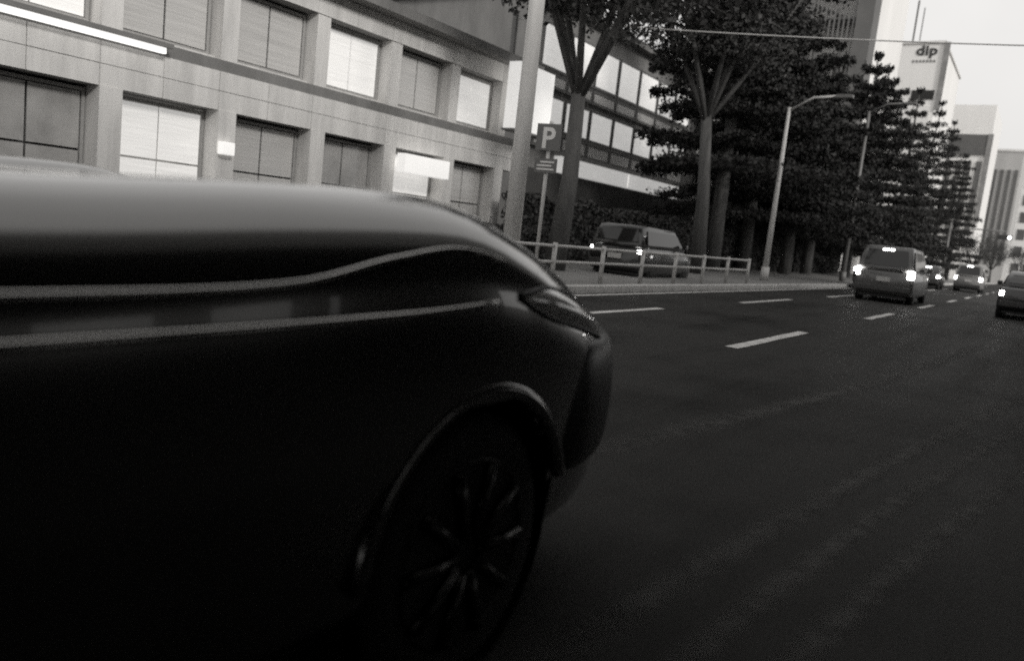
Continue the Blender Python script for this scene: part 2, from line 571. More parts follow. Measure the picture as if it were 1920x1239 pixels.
# chrome beads standing in for the pale highlights along the flank creases
def flank_bead(f_z, s0, s1, r, name, m, sd=1):
    pts = []
    for i in range(61):
        s = s0 + (s1 - s0) * i / 60
        target = f_z(s)
        lo, hi = 0.0, 7.0
        for _ in range(22):
            mid = (lo + hi) / 2
            if surf(s, mid).z < target: lo = mid
            else: hi = mid
        pts.append(surf(s, lo if sd > 0 else 20 - lo, 0.004))
    rr = [r * (0.35 + 0.65 * min(1, i / 8, (60 - i) / 8)) for i in range(61)]
    car_part(MB().tube(pts, rr, 8), name, m)
crease = lerp_tab([(.55, .99), (.8, 1.03), (1.1, 1.085), (1.35, 1.06), (1.6, 1.015), (2.0, 1.0), (4.2, .98)])
mz = lerp_tab([(.9, .985), (1.1, .965), (1.4, .95), (2.0, .94), (4.2, .92)])
for sd in (1, -1):
    flank_bead(crease, .95, 4.1, .005, 'shoulder_highlight', CHROME, sd)
    flank_bead(mz, 1.0, 4.1, .009, 'side_highlight', CHROME, sd)
# headlights: a swept lens let into the fender
HEADL = mat('headlight_lens', 0.55, rough=0.08, var=0.5, scale=9, spec=0.9, coat=1.0)
for sd in (1, -1):
    def vv_at(s, z):
        lo, hi = 0.0, 7.3
        for _ in range(24):
            mid = (lo + hi) / 2
            if surf(s, mid).z < z: lo = mid
            else: hi = mid
        return lo
    top = lerp_tab([(.20, .845), (.35, .900), (.55, .965), (.75, .998), (.90, .985)])
    bot = lerp_tab([(.20, .80), (.35, .845), (.55, .885), (.75, .925), (.90, .975)])
    ns, nv = 30, 8
    vs = []
    for i in range(ns + 1):
        s = .20 + .70 * i / ns
        va, vb = vv_at(s, bot(s)), vv_at(s, top(s))
        for j in range(nv + 1):
            v = va + (vb - va) * j / nv
            bulge = .004 + .016 * math.sin(math.pi * j / nv) * math.sin(math.pi * min(1, max(0, i / ns)))
            vs.append(surf(s, v if sd > 0 else 20 - v, bulge))
    fs = [(i*(nv+1)+j, i*(nv+1)+j+1, (i+1)*(nv+1)+j+1, (i+1)*(nv+1)+j) for i in range(ns) for j in range(nv)]
    hl = car_part(MB().add(vs, fs), 'headlight', HEADL)
    rimpts = [Vector(vs[i*(nv+1)]) for i in range(ns+1)] + [Vector(vs[i*(nv+1)+nv]) for i in range(ns, -1, -1)]
    car_part(MB().tube(rimpts + [rimpts[0]], .006, 6), 'headlight_rim', TRIM, True, hl)
    ind = []
    for i in range(9):
        s = 1.0 + .07 * i / 8
        for j in range(5):
            v = vv_at(s, .955 + .022 * j / 4)
            ind.append(surf(s, v if sd > 0 else 20 - v, .004 + .006 * math.sin(math.pi * i / 8) * math.sin(math.pi * j / 4)))
    fs = [(i*5+j, i*5+j+1, (i+1)*5+j+1, (i+1)*5+j) for i in range(8) for j in range(4)]
    car_part(MB().add(ind, fs), 'side_indicator', mat('indicator_lens', .6, rough=.15, var=.2, scale=30, spec=.8))
# bumper: rounded bar wrapped round the nose
path = [(.60, w_f(.6) * .90)] + [(s_, w_f(s_) * .985) for s_ in (.50, .40, .25, .12, .02)] + [(-.06, .60), (-.09, .35), (-.10, 0)]
path = path + [(s, -t) for s, t in reversed(path[:-1])]
sec = [(0, .44), (.03, .47), (.042, .58), (.040, .70), (.026, .80), (0, .845), (-.06, .855), (-.12, .84), (-.12, .46)]
vs, fs = [], []
m_ = len(sec)
for i, (s, t) in enumerate(path):
    a = path[max(i-1, 0)]; b = path[min(i+1, len(path)-1)]
    d = Vector((b[0]-a[0], b[1]-a[1])).normalized()
    n = Vector((-d.y, d.x))
    if n.dot(Vector((s - 1.2, t))) < 0: n = -n
    k = 1.0 if 0 < i < len(path)-1 else .85
    for (o_, z) in sec:
        vs.append(C(s + n.x * o_ * k, t + n.y * o_ * k, .61 + (z - .61) * (k if k < 1 else 1)))
for i in range(len(path)-1):
    for j in range(m_):
        j2 = (j+1) % m_
        fs.append((i*m_+j, i*m_+j2, (i+1)*m_+j2, (i+1)*m_+j))
fs.append(tuple(range(m_))); fs.append(tuple((len(path)-1)*m_+j for j in range(m_)))
bmp = car_part(MB().add(vs, fs), 'bumper', mat('bumper_plastic', 0.010, rough=0.38, var=0.1, scale=20))
md = bmp.modifiers.new('sub', 'SUBSURF'); md.levels = 2; md.render_levels = 2
# grille bars, number plate
for k in range(5):
    z = .80 + .03 * k if False else .50 + .05 * k
    car_part(MB().box(CARX + .055, CARX + .075, CARY - .42, CARY + .42, z + .30, z + .315), 'grille_bar', CHROME, False)
# cabin
def g_pt(s, t, z): return Vector(C(s, t, z))
WB, WT = (2.25, .80, 1.13), (2.85, .62, 1.70)
RB, RT = (4.25, .78, 1.10), (3.75, .62, 1.69)
CABG = glass_mat('cabin_glass', 0.02, 0.03, 0.0)
def pane(pts, name, parent=None):
    car_part(MB().add([tuple(p) for p in pts], [tuple(range(len(pts)))]), name, CABG, False, parent, thick=.006)
pane([g_pt(WB[0], -WB[1], WB[2]), g_pt(WB[0], WB[1], WB[2]), g_pt(WT[0], WT[1], WT[2]), g_pt(WT[0], -WT[1], WT[2])], 'windshield')
pane([g_pt(RB[0], -RB[1], RB[2]), g_pt(RB[0], RB[1], RB[2]), g_pt(RT[0], RT[1], RT[2]), g_pt(RT[0], -RT[1], RT[2])], 'rear_window')
for sd in (1, -1):
    pane([g_pt(2.45, sd*.86, 1.145), g_pt(3.12, sd*.86, 1.13), g_pt(3.12, sd*.66, 1.66), g_pt(2.92, sd*.66, 1.66)], 'side_window')
    pane([g_pt(3.2, sd*.86, 1.13), g_pt(4.08, sd*.84, 1.11), g_pt(3.72, sd*.66, 1.64), g_pt(3.2, sd*.66, 1.66)], 'side_window')
    car_part(MB().tube([g_pt(2.27, sd*.86, 1.12), g_pt(2.6, sd*.76, 1.44), g_pt(2.9, sd*.65, 1.69)], .035), 'pillar', BLACKP)
    car_part(MB().tube([g_pt(3.16, sd*.87, 1.12), g_pt(3.16, sd*.66, 1.68)], .04), 'pillar', BLACKP)
    car_part(MB().tube([g_pt(4.22, sd*.84, 1.08), g_pt(3.98, sd*.75, 1.42), g_pt(3.74, sd*.65, 1.68)], .045), 'pillar', BLACKP)
    mi = MB().lathe_y([(CARY - sd*.98, .04), (CARY - sd*1.0, .085), (CARY - sd*1.10, .095), (CARY - sd*1.16, .06)], CARX - 2.6, 1.20, 16)
    car_part(mi, 'door_mirror', BLACKP)
    door = [surf(2.3 + .85*i/12, (1.0 + 5.0*j/14) if sd > 0 else 20-(1.0 + 5.0*j/14), .003) for i in range(13) for j in range(15)]
    fs = [(i*15+j, i*15+j+1, (i+1)*15+j+1, (i+1)*15+j) for i in range(12) for j in range(14)]
    d_ = car_part(MB().add(door, fs), 'door', BLACKP)
    car_part(MB().tube([surf(2.82 + .16*i/6, 5.2 if sd > 0 else 14.8, .03*math.sin(math.pi*i/6)+.006) for i in range(7)], .010), 'handle', CHROME, True, d_)
vs, fs = [], []
for i in range(15):
    s = 2.80 + 1.02 * i / 14
    for j in range(13):
        t = -.68 + 1.36 * j / 12
        z = 1.69 + .07 * (1 - (t/.68)**2) * 1.0 + .03 * math.sin(math.pi * i / 14)
        vs.append(C(s, t, z))
fs = [(i*13+j, i*13+j+1, (i+1)*13+j+1, (i+1)*13+j) for i in range(14) for j in range(12)]
car_part(MB().add(vs, fs), 'roof', BLACKP, thick=.03)
car_part(MB().box(CARX-4.3, CARX-.1, CARY-.72, CARY+.72, .22, .30), 'underbody', TRIM, False)

# ------------------------------------------------------------------ cars ahead
def rrect(hw, z0, z1, r, n=5):
    pts = []
    for (cx_, cz, a0) in ((hw - r, z0 + r, -90), (hw - r, z1 - r, 0), (-hw + r, z1 - r, 90), (-hw + r, z0 + r, 180)):
        for k in range(n):
            a = math.radians(a0 + 90 * k / (n - 1))
            pts.append((cx_ + r * math.cos(a), cz + r * math.sin(a)))
    return pts
def loft(secs):
    vs, fs = [], []
    n = len(secs[0][1])
    for x, ring in secs:
        vs += [(x, y, z) for y, z in ring]
    for i in range(len(secs) - 1):
        for k in range(n):
            k2 = (k + 1) % n
            fs.append((i*n+k, (i+1)*n+k, (i+1)*n+k2, i*n+k2))
    fs.append(tuple(range(n))); fs.append(tuple(reversed([(len(secs)-1)*n+k for k in range(n)])))
    return MB().add(vs, fs)
def trap(hwb, hwt, z0, z1, r=.07, n=4):
    pts = [(-hwb, z0), (hwb, z0)]
    for k in range(n):
        a = math.radians(10 + 80 * k / (n - 1))
        pts.append((hwt - r + r * math.cos(a), z1 - r + r * math.sin(a)))
    for k in range(n):
        a = math.radians(90 + 80 * k / (n - 1))
        pts.append((-hwt + r + r * math.cos(a), z1 - r + r * math.sin(a)))
    return pts

def make_car(name, label, x, y, paint, L=4.3, W=1.72, Hh=1.5, belt=.92, van=False, lamp_z=.85, lamp_h=.16, lit=True, hi=True, group=None, lamp_w=.15):
    """rear bumper at local x=0, car runs towards +x"""
    r = empty(name, (x, y, 0))
    tag(r, label, 'car' if not van else 'van', group)
    hw = W / 2
    secs = [(0.0, rrect(hw*.90, .34, belt-.10, .10)), (.06, rrect(hw*.97, .26, belt-.02, .12)), (.35, rrect(hw, .22, belt, .12)), (L*.5, rrect(hw, .20, belt, .12)),
            (L*.72, rrect(hw, .20, belt, .13)), (L*.9, rrect(hw*.97, .22, belt*.88, .14)), (L, rrect(hw*.8, .32, belt*.72, .14))]
    loft(secs).build('body', paint, r, True)
    rear_b = .04 if van else .55
    rear_t = .22 if van else 1.15
    ft, fb = (L*.60, L*.78) if van else (L*.55, L*.73)
    zt = Hh
    gs = [(rear_b, trap(hw*.93, hw*.90, belt-.03, belt+.10)), (rear_b+(rear_t-rear_b)*.5, trap(hw*.94, hw*.86, belt-.03, belt+(zt-belt)*.62)), (rear_t, trap(hw*.94, hw*.80, belt-.03, zt-.03)),
          (rear_t+.4, trap(hw*.95, hw*.80, belt-.03, zt)), (ft, trap(hw*.95, hw*.80, belt-.03, zt-.02)), ((ft+fb)/2, trap(hw*.94, hw*.84, belt-.03, belt+(zt-belt)*.55)), (fb, trap(hw*.92, hw*.88, belt-.03, belt+.06))]
    loft(gs).build('cabin', paint, r, True)
    # rear window, proud of the cabin's sloping back
    def back(z):
        t = (z - (belt+.10)) / (zt-.03-(belt+.10))
        return rear_b + (rear_t-rear_b)*max(0, min(1, t)) - .02
    z0, z1 = belt+.13, zt-.12
    rw = MB().add([(back(z0), -hw*.76, z0), (back(z0), hw*.76, z0), (back(z1), hw*.66, z1), (back(z1), -hw*.66, z1)], [(0, 1, 2, 3)]).build('rear_window', GLASSD, r)
    md = rw.modifiers.new('s', 'SOLIDIFY'); md.thickness = .02; md.offset = 0
    for sd in (1, -1):
        sw = MB().add([(rear_t+.15, sd*(hw*.945), belt+.06), (fb-.25, sd*(hw*.945), belt+.06), (ft-.05, sd*(hw*.835), zt-.14), (rear_t+.22, sd*(hw*.835), zt-.14)], [(0, 1, 2, 3)]).build('side_window', GLASSD, r)
        md = sw.modifiers.new('s', 'SOLIDIFY'); md.thickness = .03; md.offset = 0
        lp = MB().box(-.012, .10, sd*hw*.93 - lamp_w/2 - sd*.02, sd*hw*.93 + lamp_w/2 - sd*.06, lamp_z-lamp_h/2, lamp_z+lamp_h/2).build('tail_lamp', LAMP if lit else mat('unlit_lamp', .2, rough=.2, var=.2), r, False, .012)
        MB().box(L*.66, L*.66+.12, sd*(hw+.02), sd*(hw+.17), belt+.03, belt+.17).build('door_mirror', paint, r, False, .02)
        for ax in (.78, L-.85):
            yy = sd*(hw-.11)
            wme = MB().lathe_y([(yy-.10, .20), (yy-.105, .27), (yy-.08, .305), (yy+.08, .305), (yy+.105, .27), (yy+.10, .20)], ax, .305, 20).build('wheel', RUBBER, r, True)
            MB().lathe_y([(yy+sd*.06, .19), (yy+sd*.108, .185), (yy+sd*.09, .05), (yy+sd*.10, .02)], ax, .305, 18).build('rim', ALLOY, wme, True)
    if hi:
        MB().box(back(zt-.13)-.03, back(zt-.13)+.03, -.16, .16, zt-.14, zt-.09).build('stop_lamp', LAMP if lit else STEEL, r)
    MB().box(-.075, .12, -hw*.92, hw*.92, .36, .53).build('bumper', mat('bumper_grey', .06, rough=.5, var=.2, scale=5), r, False, .03)
    MB().box(-.03, -.005 + .01, -.20, .20, belt-.36 if van else .62, belt-.22 if van else .76).build('number_plate', mat('plate', .55, rough=.5, var=.12, scale=12), r, False, .004)
    MB().box(.1, L-.1, -hw*.8, hw*.8, .16, .24).build('underbody', TRIM, r)
    return r
P_DARK = mat('dark_car_paint', .018, rough=.3, var=0, coat=.6)
P_GREY = mat('grey_car_paint', .09, rough=.35, var=0, coat=.5)
P_MID = mat('silver_car_paint', .20, rough=.35, var=0, coat=.5)
make_car('minivan', 'dark grey minivan with three lit stop lamps in the middle lane', 27.6, 4.12, P_GREY, 4.6, 1.74, 1.78, 1.02, True, .93, .26)
make_car('parked_car', 'dark car at the kerb just left of the grey minivan', 38.5, 6.25, P_DARK, 4.3, 1.6, 1.5, .9, False, .88, .14)
make_car('sedan', 'black sedan with lit tail lamps at the right edge of view', 27.5, .10, P_DARK, 4.5, 1.76, 1.42, .92, False, .74, .14)
make_car('small_van', 'distant grey van in the middle lane beyond the minivan', 62, 4.05, P_MID, 4.4, 1.7, 1.85, 1.05, True, .9, .22, group=None)
make_car('hatchback', 'dark hatchback on forecourt before the hedge with two small lit lamps', 19.6, 9.62, P_DARK, 4.0, 1.62, 1.5, .93, True, .80, .09, hi=False, lamp_w=.10)
make_car('far_car', 'farthest dark car near the kerb beside the dark trees', 58, 6.2, P_DARK, 4.2, 1.65, 1.5, .9, False, .8, .14)

# ------------------------------------------------------------------ buildings
def wall_box(mb_args, name, m, parent):
    return MB().box(*mb_args).build(name, m, parent)

def window_unit(parent, x0, x1, z0, z1, yface, pane_mat, nx=1, nz=1, recess=.10, frame=.06, sill=True, fm=None):
    """a window in a wall that faces -Y: frame proud of panes"""
    w = MB()
    d0, d1 = yface - .02, yface + .05
    w.box(x0, x1, d0, d1, z0, z0 + frame); w.box(x0, x1, d0, d1, z1 - frame, z1)
    w.box(x0, x0 + frame, d0, d1, z0 + frame, z1 - frame); w.box(x1 - frame, x1, d0, d1, z0 + frame, z1 - frame)
    fo = w.build('window', fm or FRAME, parent)
    for i in range(nx):
        for k in range(nz):
            a0 = x0 + frame + (x1 - x0 - 2*frame) * i / nx; a1 = x0 + frame + (x1 - x0 - 2*frame) * (i + 1) / nx
            b0 = z0 + frame + (z1 - z0 - 2*frame) * k / nz; b1 = z0 + frame + (z1 - z0 - 2*frame) * (k + 1) / nz
            g_ = .02
            MB().box(a0 + g_, a1 - g_, yface - .005, yface + .03, b0 + g_, b1 - g_).build('pane', pane_mat() if callable(pane_mat) else pane_mat, fo)
    if sill:
        MB().box(x0 - .06, x1 + .06, yface - .14, yface + .02, z0 - .07, z0 - .003).build('sill', CONC, fo)
    return fo

# --- two-storey shop across the road
SHOPF = mat('shop_frame', .38, rough=.5, var=.1, scale=8)
shop = empty('shop_building', (6, 14, 0))
tag(shop, 'long low pale building with columns and lit sign across the road', 'building')
def sbox(x0, x1, y0, y1, z0, z1, name, m, par=None, bevel=0):
    mb = MB().box(x0 - 6, x1 - 6, y0 - 14, y1 - 14, z0, z1)
    return mb.build(name, m, par or shop, False, bevel)
SX0, SX1 = -9.0, 20.9
sbox(SX0, SX1, 14.9, 24, 0.1, 5.7, 'wall', mat('shop_interior', .5, rough=.8, var=.2, scale=.6), shop)
sbox(SX0, SX1, 14.03, 14.88, 2.75, 3.5, 'fascia', CONC_D)
sbox(SX0, SX1, 14.03, 14.88, 5.25, 5.75, 'parapet', CONC_D)
x = SX0
while x < SX1 - .1:
    x2 = min(x + 1.2, SX1)
    for (z0, z1) in ((2.752, 3.118), (3.13, 3.498), (5.252, 5.748)):
        sbox(x + .006, x2 - .006, 14.0 + rng.normal(0, .003), 14.029, z0, z1, 'cladding_panel', CONC)
    x += 1.2
sbox(SX0, SX1, 14.02, 14.88, 3.5, 3.72, 'spandrel', CONC_D)
sbox(SX0 - .3, SX1 + .35, 13.55, 24.2, 5.752, 5.98, 'roof', CONC_D)
x = SX0; k = 0
while x < SX1 - .4:
    sbox(x, x + .42, 13.98, 14.86, .1, 2.748, 'column', CONC)
    sbox(x + .02, x + .40, 14.03, 14.86, 3.722, 5.248, 'pier', CONC)
    if x + 2.4 < SX1:
        pm = [BLIND, LITWIN, BLIND, BLIND, LITWIN][k % 5]
        fo = window_unit(shop, x + .44 - 6, x + 2.38 - 6, 3.80, 5.20, .40, pm, 2, 1, fm=SHOPF)
        gm = [mat('shop_glass', .45, rough=.15, var=.3, scale=1.2, spec=.8), LITWIN, BLIND][k % 3]
        fo = window_unit(shop, x + .44 - 6, x + 2.38 - 6, .55, 2.70, .42, gm, 2, 2, sill=False, fm=SHOPF)
        sbox(x + .43, x + 2.39, 14.3, 14.6, .1, .548, 'plinth', CONC_D)
    x += 2.4; k += 1
# lit tube under the fascia edge, hanging sign boxes
sbox(4.3, 8.9, 13.80, 13.90, 3.52, 3.62, 'light_tube', TUBE)
sbox(4.2, 9.0, 13.72, 14.0, 3.625, 3.70, 'light_canopy', CONC_D)
sbox(19.3, 21.2, 13.1, 13.5, 3.86, 5.72, 'sign_box', LITSIGN, None, .02)
sbox(19.24, 21.26, 13.08, 13.52, 3.80, 3.855, 'sign_frame', STEEL)
sbox(15.4, 17.2, 13.62, 13.90, 2.15, 2.62, 'sign_box', LITSIGN, None, .02)
sbox(10.2, 10.5, 13.8, 13.95, 1.9, 2.15, 'wall_lamp', LITSIGN, None, .02)

# --- glazed building behind the pavement trees
gl = empty('glazed_building', (36, 18, 0))
tag(gl, 'building with a bright window grid and white band above the hedge', 'building')
def gbox(x0, x1, y0, y1, z0, z1, name, m, par=None):
    return MB().box(x0 - 36, x1 - 36, y0 - 18, y1 - 18, z0, z1).build(name, m, par or gl)
gbox(27.2, 46.5, 18.3, 30, .1, 10.3, 'wall', CONC_D)
gbox(27.2, 46.5, 18.0, 18.28, .1, 3.55, 'plinth', DARKF)
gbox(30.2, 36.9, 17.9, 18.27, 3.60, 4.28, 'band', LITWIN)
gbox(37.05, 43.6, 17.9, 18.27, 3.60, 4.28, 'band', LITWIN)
for (z0, z1) in ((4.45, 5.15), (5.22, 6.65), (6.9, 7.5), (7.6, 9.4)):
    xx = 28.0
    while xx < 44:
        window_unit(gl, xx - 36, xx + 2.22 - 36, z0, z1, .06, LITWIN if z0 in (5.22, 7.6) else BLIND, 1, 1, sill=False, frame=.10)
        xx += 2.32
gbox(27, 46.7, 17.85, 30.2, 10.302, 10.6, 'roof', CONC_D)

# --- plain long block behind the cedars
pb = empty('plain_block', (60, 24, 0))
tag(pb, 'plain grey block hidden behind the dark trees', 'building')
def pbox(x0, x1, y0, y1, z0, z1, name, m, par=None):
    return MB().box(x0 - 60, x1 - 60, y0 - 24, y1 - 24, z0, z1).build(name, m, par or pb)
pbox(47.5, 66, 22, 34, .1, 12, 'wall', WALLG)
for z0 in (1.2, 4.6, 8.0):
    xx = 48.4
    while xx < 65:
        window_unit(pb, xx - 60, xx + 1.8 - 60, z0, z0 + 2.0, -2.06, GLASSD, 2, 1)
        xx += 2.9
pbox(47.3, 66.2, 21.8, 34.2, 12.002, 12.4, 'roof', CONC_D)

# --- stair tower: open steel stairs behind vertical bars on the gable end
st = empty('stair_tower', (69, 18, 0))
tag(st, 'tall building end with barred outdoor stairs rising above the trees', 'building')
def tbox(x0, x1, y0, y1, z0, z1, name, m, par=None):
    return MB().box(x0 - 69, x1 - 69, y0 - 18, y1 - 18, z0, z1).build(name, m, par or st)
tbox(70.5, 84, 14.3, 30, .1, 34, 'wall', WALLW)
tbox(68.2, 70.48, 14.0, 15.25, .1, 34, 'corner_wall', mat('corner_cladding', .14, rough=.7, var=.2, scale=.5))
tbox(68.25, 68.5, 18.55, 18.95, .1, 34, 'post', STEEL)
bar = unit_box('bar', .10, .12, 31, STEEL)
for k in range(26):
    y = 15.45 + k * .36
    place(bar, 'bar', (-.65, y - 18, 2.5), st)
for k in range(9):
    z = 2.5 + k * 3.5
    tbox(68.4, 70.4, 15.3, 25, z, z + .16, 'landing', STEEL)
    y0, y1 = (16, 24) if k % 2 else (24, 16)
    MB().tube([(69 - 69 - .3, y0 - 18, z + .1), (-.3, y1 - 18, z + 3.6)], .11, 6).build('stair_stringer', STEEL, st)
    MB().tube([(-.35, y0 - 18, z + 1.1), (-.35, y1 - 18, z + 4.6)], .05, 6).build('handrail', STEEL, st)
    for j in range(12):
        t = (j + .5) / 12
        yy = y0 + (y1 - y0) * t
        MB().box(-.25, .9, yy - 18 - .16, yy - 18 + .16, z + .1 + 3.5 * t, z + .14 + 3.5 * t).build('stair_tread', STEEL, st)

# --- tall pale building with a sign on its gable
dp = empty('tall_sign_building', (120, 20, 0))
tag(dp, 'tall pale building whose end wall carries the dark lettering dip', 'building')
def dbox(x0, x1, y0, y1, z0, z1, name, m, par=None):
    return MB().box(x0 - 120, x1 - 120, y0 - 20, y1 - 20, z0, z1).build(name, m, par or dp)
dbox(120, 142, 15.3, 34, .1, 30.6, 'wall', WALLW)
dbox(119.8, 142.2, 15.1, 34.2, 30.602, 30.9, 'coping', CONC)
dbox(119.75, 119.998, 14.6, 15.28, 22, 30.7, 'corner_strip', mat('strip_grey', .26, rough=.6, var=.3, scale=1))
dbox(119.9, 119.997, 15.6, 18.3, 23.4, 24.6, 'dark_window', GLASSD)
dbox(119.9, 119.996, 15.7, 17.2, 17.4, 22.6, 'pale_panel', mat('panel_white', .85, rough=.5, var=.05))
dbox(121, 121.3, 19.3, 19.5, 30.9, 36.5, 'mast', STEEL)
dbox(121, 121.15, 18.5, 18.62, 30.9, 35.5, 'mast', STEEL)
INK = mat('sign_ink', .05, rough=.6, var=.1)
def text_part(txt, size, loc, parent, m, bold=.0, ext=.03, rot=(math.pi/2, 0, -math.pi/2), name='letter', width=1.0):
    cu = bpy.data.curves.new(name, 'FONT')
    cu.body = txt; cu.size = size; cu.extrude = ext; cu.offset = bold; cu.align_x = 'CENTER'
    cu.resolution_u = 4
    tmp = bpy.data.objects.new('tmp', cu); COL.objects.link(tmp)
    bpy.context.view_layer.update()
    me = bpy.data.meshes.new_from_object(tmp.evaluated_get(bpy.context.evaluated_depsgraph_get()))
    bpy.data.objects.remove(tmp)
    me.materials.clear(); me.materials.append(m)
    o = bpy.data.objects.new(name, me); COL.objects.link(o)
    o.location = loc; o.rotation_euler = rot; o.scale = (width, 1, 1)
    o.parent = parent
    return o
# the letters face the viewer (-X); reading direction runs towards -Y
for ch, yy in (('d', 18.05), ('i', 17.28), ('p', 16.5)):
    text_part(ch, 1.75, (-.06, yy - 20, 29.15), dp, INK, .05, width=1.15)
for k in range(7):
    dbox(119.93, 119.998, 16.1 + k * .42, 16.1 + k * .42 + .24, 28.2, 28.5, 'small_lettering', mat('faint_ink', .22, rough=.7, var=.2))

# --- further buildings down the road
fb_ = empty('banded_building', (165, 14, 0))
tag(fb_, 'pale distant building with one wide dark band below its roof', 'building')
def fbox(x0, x1, y0, y1, z0, z1, name, m, par=None):
    return MB().box(x0 - 165, x1 - 165, y0 - 14, y1 - 14, z0, z1).build(name, m, par or fb_)
fbox(160, 180, 10.8, 28, .1, 30, 'wall', WALLW)
fbox(159.7, 159.995, 10.6, 17.5, 21.6, 25, 'dark_band', mat('band_grey', .12, rough=.6, var=.2, scale=.6))
fbox(159.6, 159.69, 10.5, 11.3, 10, 25.1, 'corner_strip', mat('strip_grey', .26))
for k in range(4):
    fbox(159.8, 159.994, 11.6 + k * 1.5, 12.4 + k * 1.5, 8, 20.5, 'window_strip', mat('strip_glass', .12, rough=.2, var=.2, scale=.5))
nb = empty('striped_building', (215, 9, 0))
tag(nb, 'far pale block with grey vertical window strips at the road end', 'building')
def nbox(x0, x1, y0, y1, z0, z1, name, m, par=None):
    return MB().box(x0 - 215, x1 - 215, y0 - 9, y1 - 9, z0, z1).build(name, m, par or nb)
nbox(210, 235, 7.4, 22, .1, 29, 'wall', WALLG)
for k in range(6):
    nbox(209.8, 209.994, 7.9 + k * 1.35, 8.6 + k * 1.35, 4, 25, 'window_strip', mat('strip_glass', .12))
nbox(209.8, 235.2, 7.2, 22.2, 29.002, 29.5, 'coping', CONC)
eb = empty('end_block', (290, 0, 0))
tag(eb, 'farthest pale block closing the view down the road', 'building')
def ebox(x0, x1, y0, y1, z0, z1, name, m, par=None):
    return MB().box(x0 - 290, x1 - 290, y0, y1, z0, z1).build(name, m, par or eb)
ebox(280, 310, -26, 9.5, .1, 34, 'wall', WALLW)
for k in range(11):
    for j in range(6):
        ebox(279.8, 279.995, -24 + k * 3, -22 + k * 3, 3 + j * 5, 6 + j * 5, 'window', mat('strip_glass', .12))
ebox(279.6, 310.2, -26.2, 9.7, 34.002, 34.6, 'coping', CONC)

# lit shopfronts low at the foot of the far buildings
sf = empty('far_shopfront', (100, 13, 0)); tag(sf, 'small lit shopfront low behind the cars under the sign building', 'shop')
def fsb(x0, x1, y0, y1, z0, z1, name, m):
    return MB().box(x0 - 100, x1 - 100, y0 - 13, y1 - 13, z0, z1).build(name, m, sf)
fsb(98, 116, 12.5, 15, .13, 9.0, 'wall', DARKF)
fsb(97.85, 97.99, 12.9, 14.6, 3.5, 7.2, 'lit_panel', LITSIGN)
fsb(99, 104, 12.35, 12.49, 1, 3.0, 'lit_window', LITWIN)
fsb(106, 113, 12.35, 12.49, 1, 3.0, 'lit_window', LITWIN)
fsb(97.5, 116.3, 11.9, 12.3, 3.3, 3.6, 'awning', CONC_D)

# ------------------------------------------------------------------ street furniture
def pole(name, label, x, y, h, r0, r1, m, arm=None):
    o = empty(name, (x, y, .13)); tag(o, label, 'pole')
    MB().tube([(0, 0, 0), (0, 0, h * .5), (0, 0, h)], [r0, (r0 + r1) / 2, r1], 14).build('post', m, o, True)
    MB().tube([(0, 0, 0), (0, 0, .5)], [r0 * 1.35, r0 * 1.3], 14).build('base', m, o, True)
    if arm:
        MB().tube([(0, 0, h - .1), (0, -arm * .5, h + .35), (0, -arm, h + .4)], .045, 8).build('arm', m, o, True)
        MB().box(-.12, .12, -arm - .5, -arm + .05, h + .33, h + .45).build('lamp_head', STEEL, o, False, .03)
    return o
up = pole('utility_pole', 'pale concrete utility pole beside the parking sign', 12.6, 8.35, 9.5, .17, .12, CONC)
MB().box(-.06, .06, -.9, .9, 8.6, 8.72).build('cross_arm', STEEL, up)
for yy in (-.75, -.25, .25, .75):
    MB().lathe_y([(-.03, .02), (.03, .02)], 0, 8.8, 8)
    MB().tube([(0, yy, 8.72), (0, yy, 8.92)], [.05, .03], 8).build('insulator', CONC, up, True)
pole('lamp_post', 'pale lamp post standing among the dark tree trunks', 29.6, 8.4, 6.2, .11, .06, STEELP, 1.6)
pole('lamp_post', 'thin grey post nearest the minivan in front of the dark trees', 43.5, 8.4, 8.5, .12, .07, STEEL, 1.6)
# parking sign
ps = empty('parking_sign', (12.75, 7.85, .13)); tag(ps, 'square parking sign with letter P on a thin post', 'sign')
MB().tube([(0, 0, 0), (0, 0, 2.95)], .035, 10).build('post', STEELP, ps, True)
ps.rotation_euler = (0, 0, math.radians(8))
SIGNB = mat('sign_field', .14, rough=.4, var=.1)
SIGNW = mat('sign_white', .75, rough=.4, var=.05)
MB().box(-.065, -.04, -.24, .24, 2.42, 2.90).build('sign_plate', SIGNB, ps, False, .004)
MB().box(-.062, -.04, -.22, .22, 2.02, 2.28).build('lower_plate', SIGNB, ps, False, .004)
text_part('P', .52, (-.07, 0, 2.47), ps, SIGNW, .012, .003)
for k in range(3):
    MB().box(-.068, -.0625, -.17 + .05 * (k == 1), .17 - .06 * (k == 2), 2.07 + .065 * k, 2.10 + .065 * k).build('lettering_line', SIGNW, ps)

# overhead cable along the street
def cable(name, label, a, b, sag, r=.022):
    a, b = Vector(a), Vector(b)
    o = MB()
    pts = []
    for i in range(41):
        t = i / 40
        p = a.lerp(b, t); p.z -= sag * 4 * t * (1 - t)
        pts.append(p)
    ob = o.tube(pts, r, 6).build(name, STEELP, None, True)
    tag(ob, label, 'cable')
cable('overhead_cable', 'thin overhead cable spanning the road before the dark trees', (20.1, 13.95, 7.12), (27.5, -9.5, 7.4), .32, .018)
sbox(20.02, 20.14, 13.93, 14.05, 5.982, 7.25, 'cable_mast', STEEL)
cp = pole('cable_pole', 'steel pole carrying the overhead cable on the near side', 27.5, -9.6, 7.5, .13, .09, STEEL)

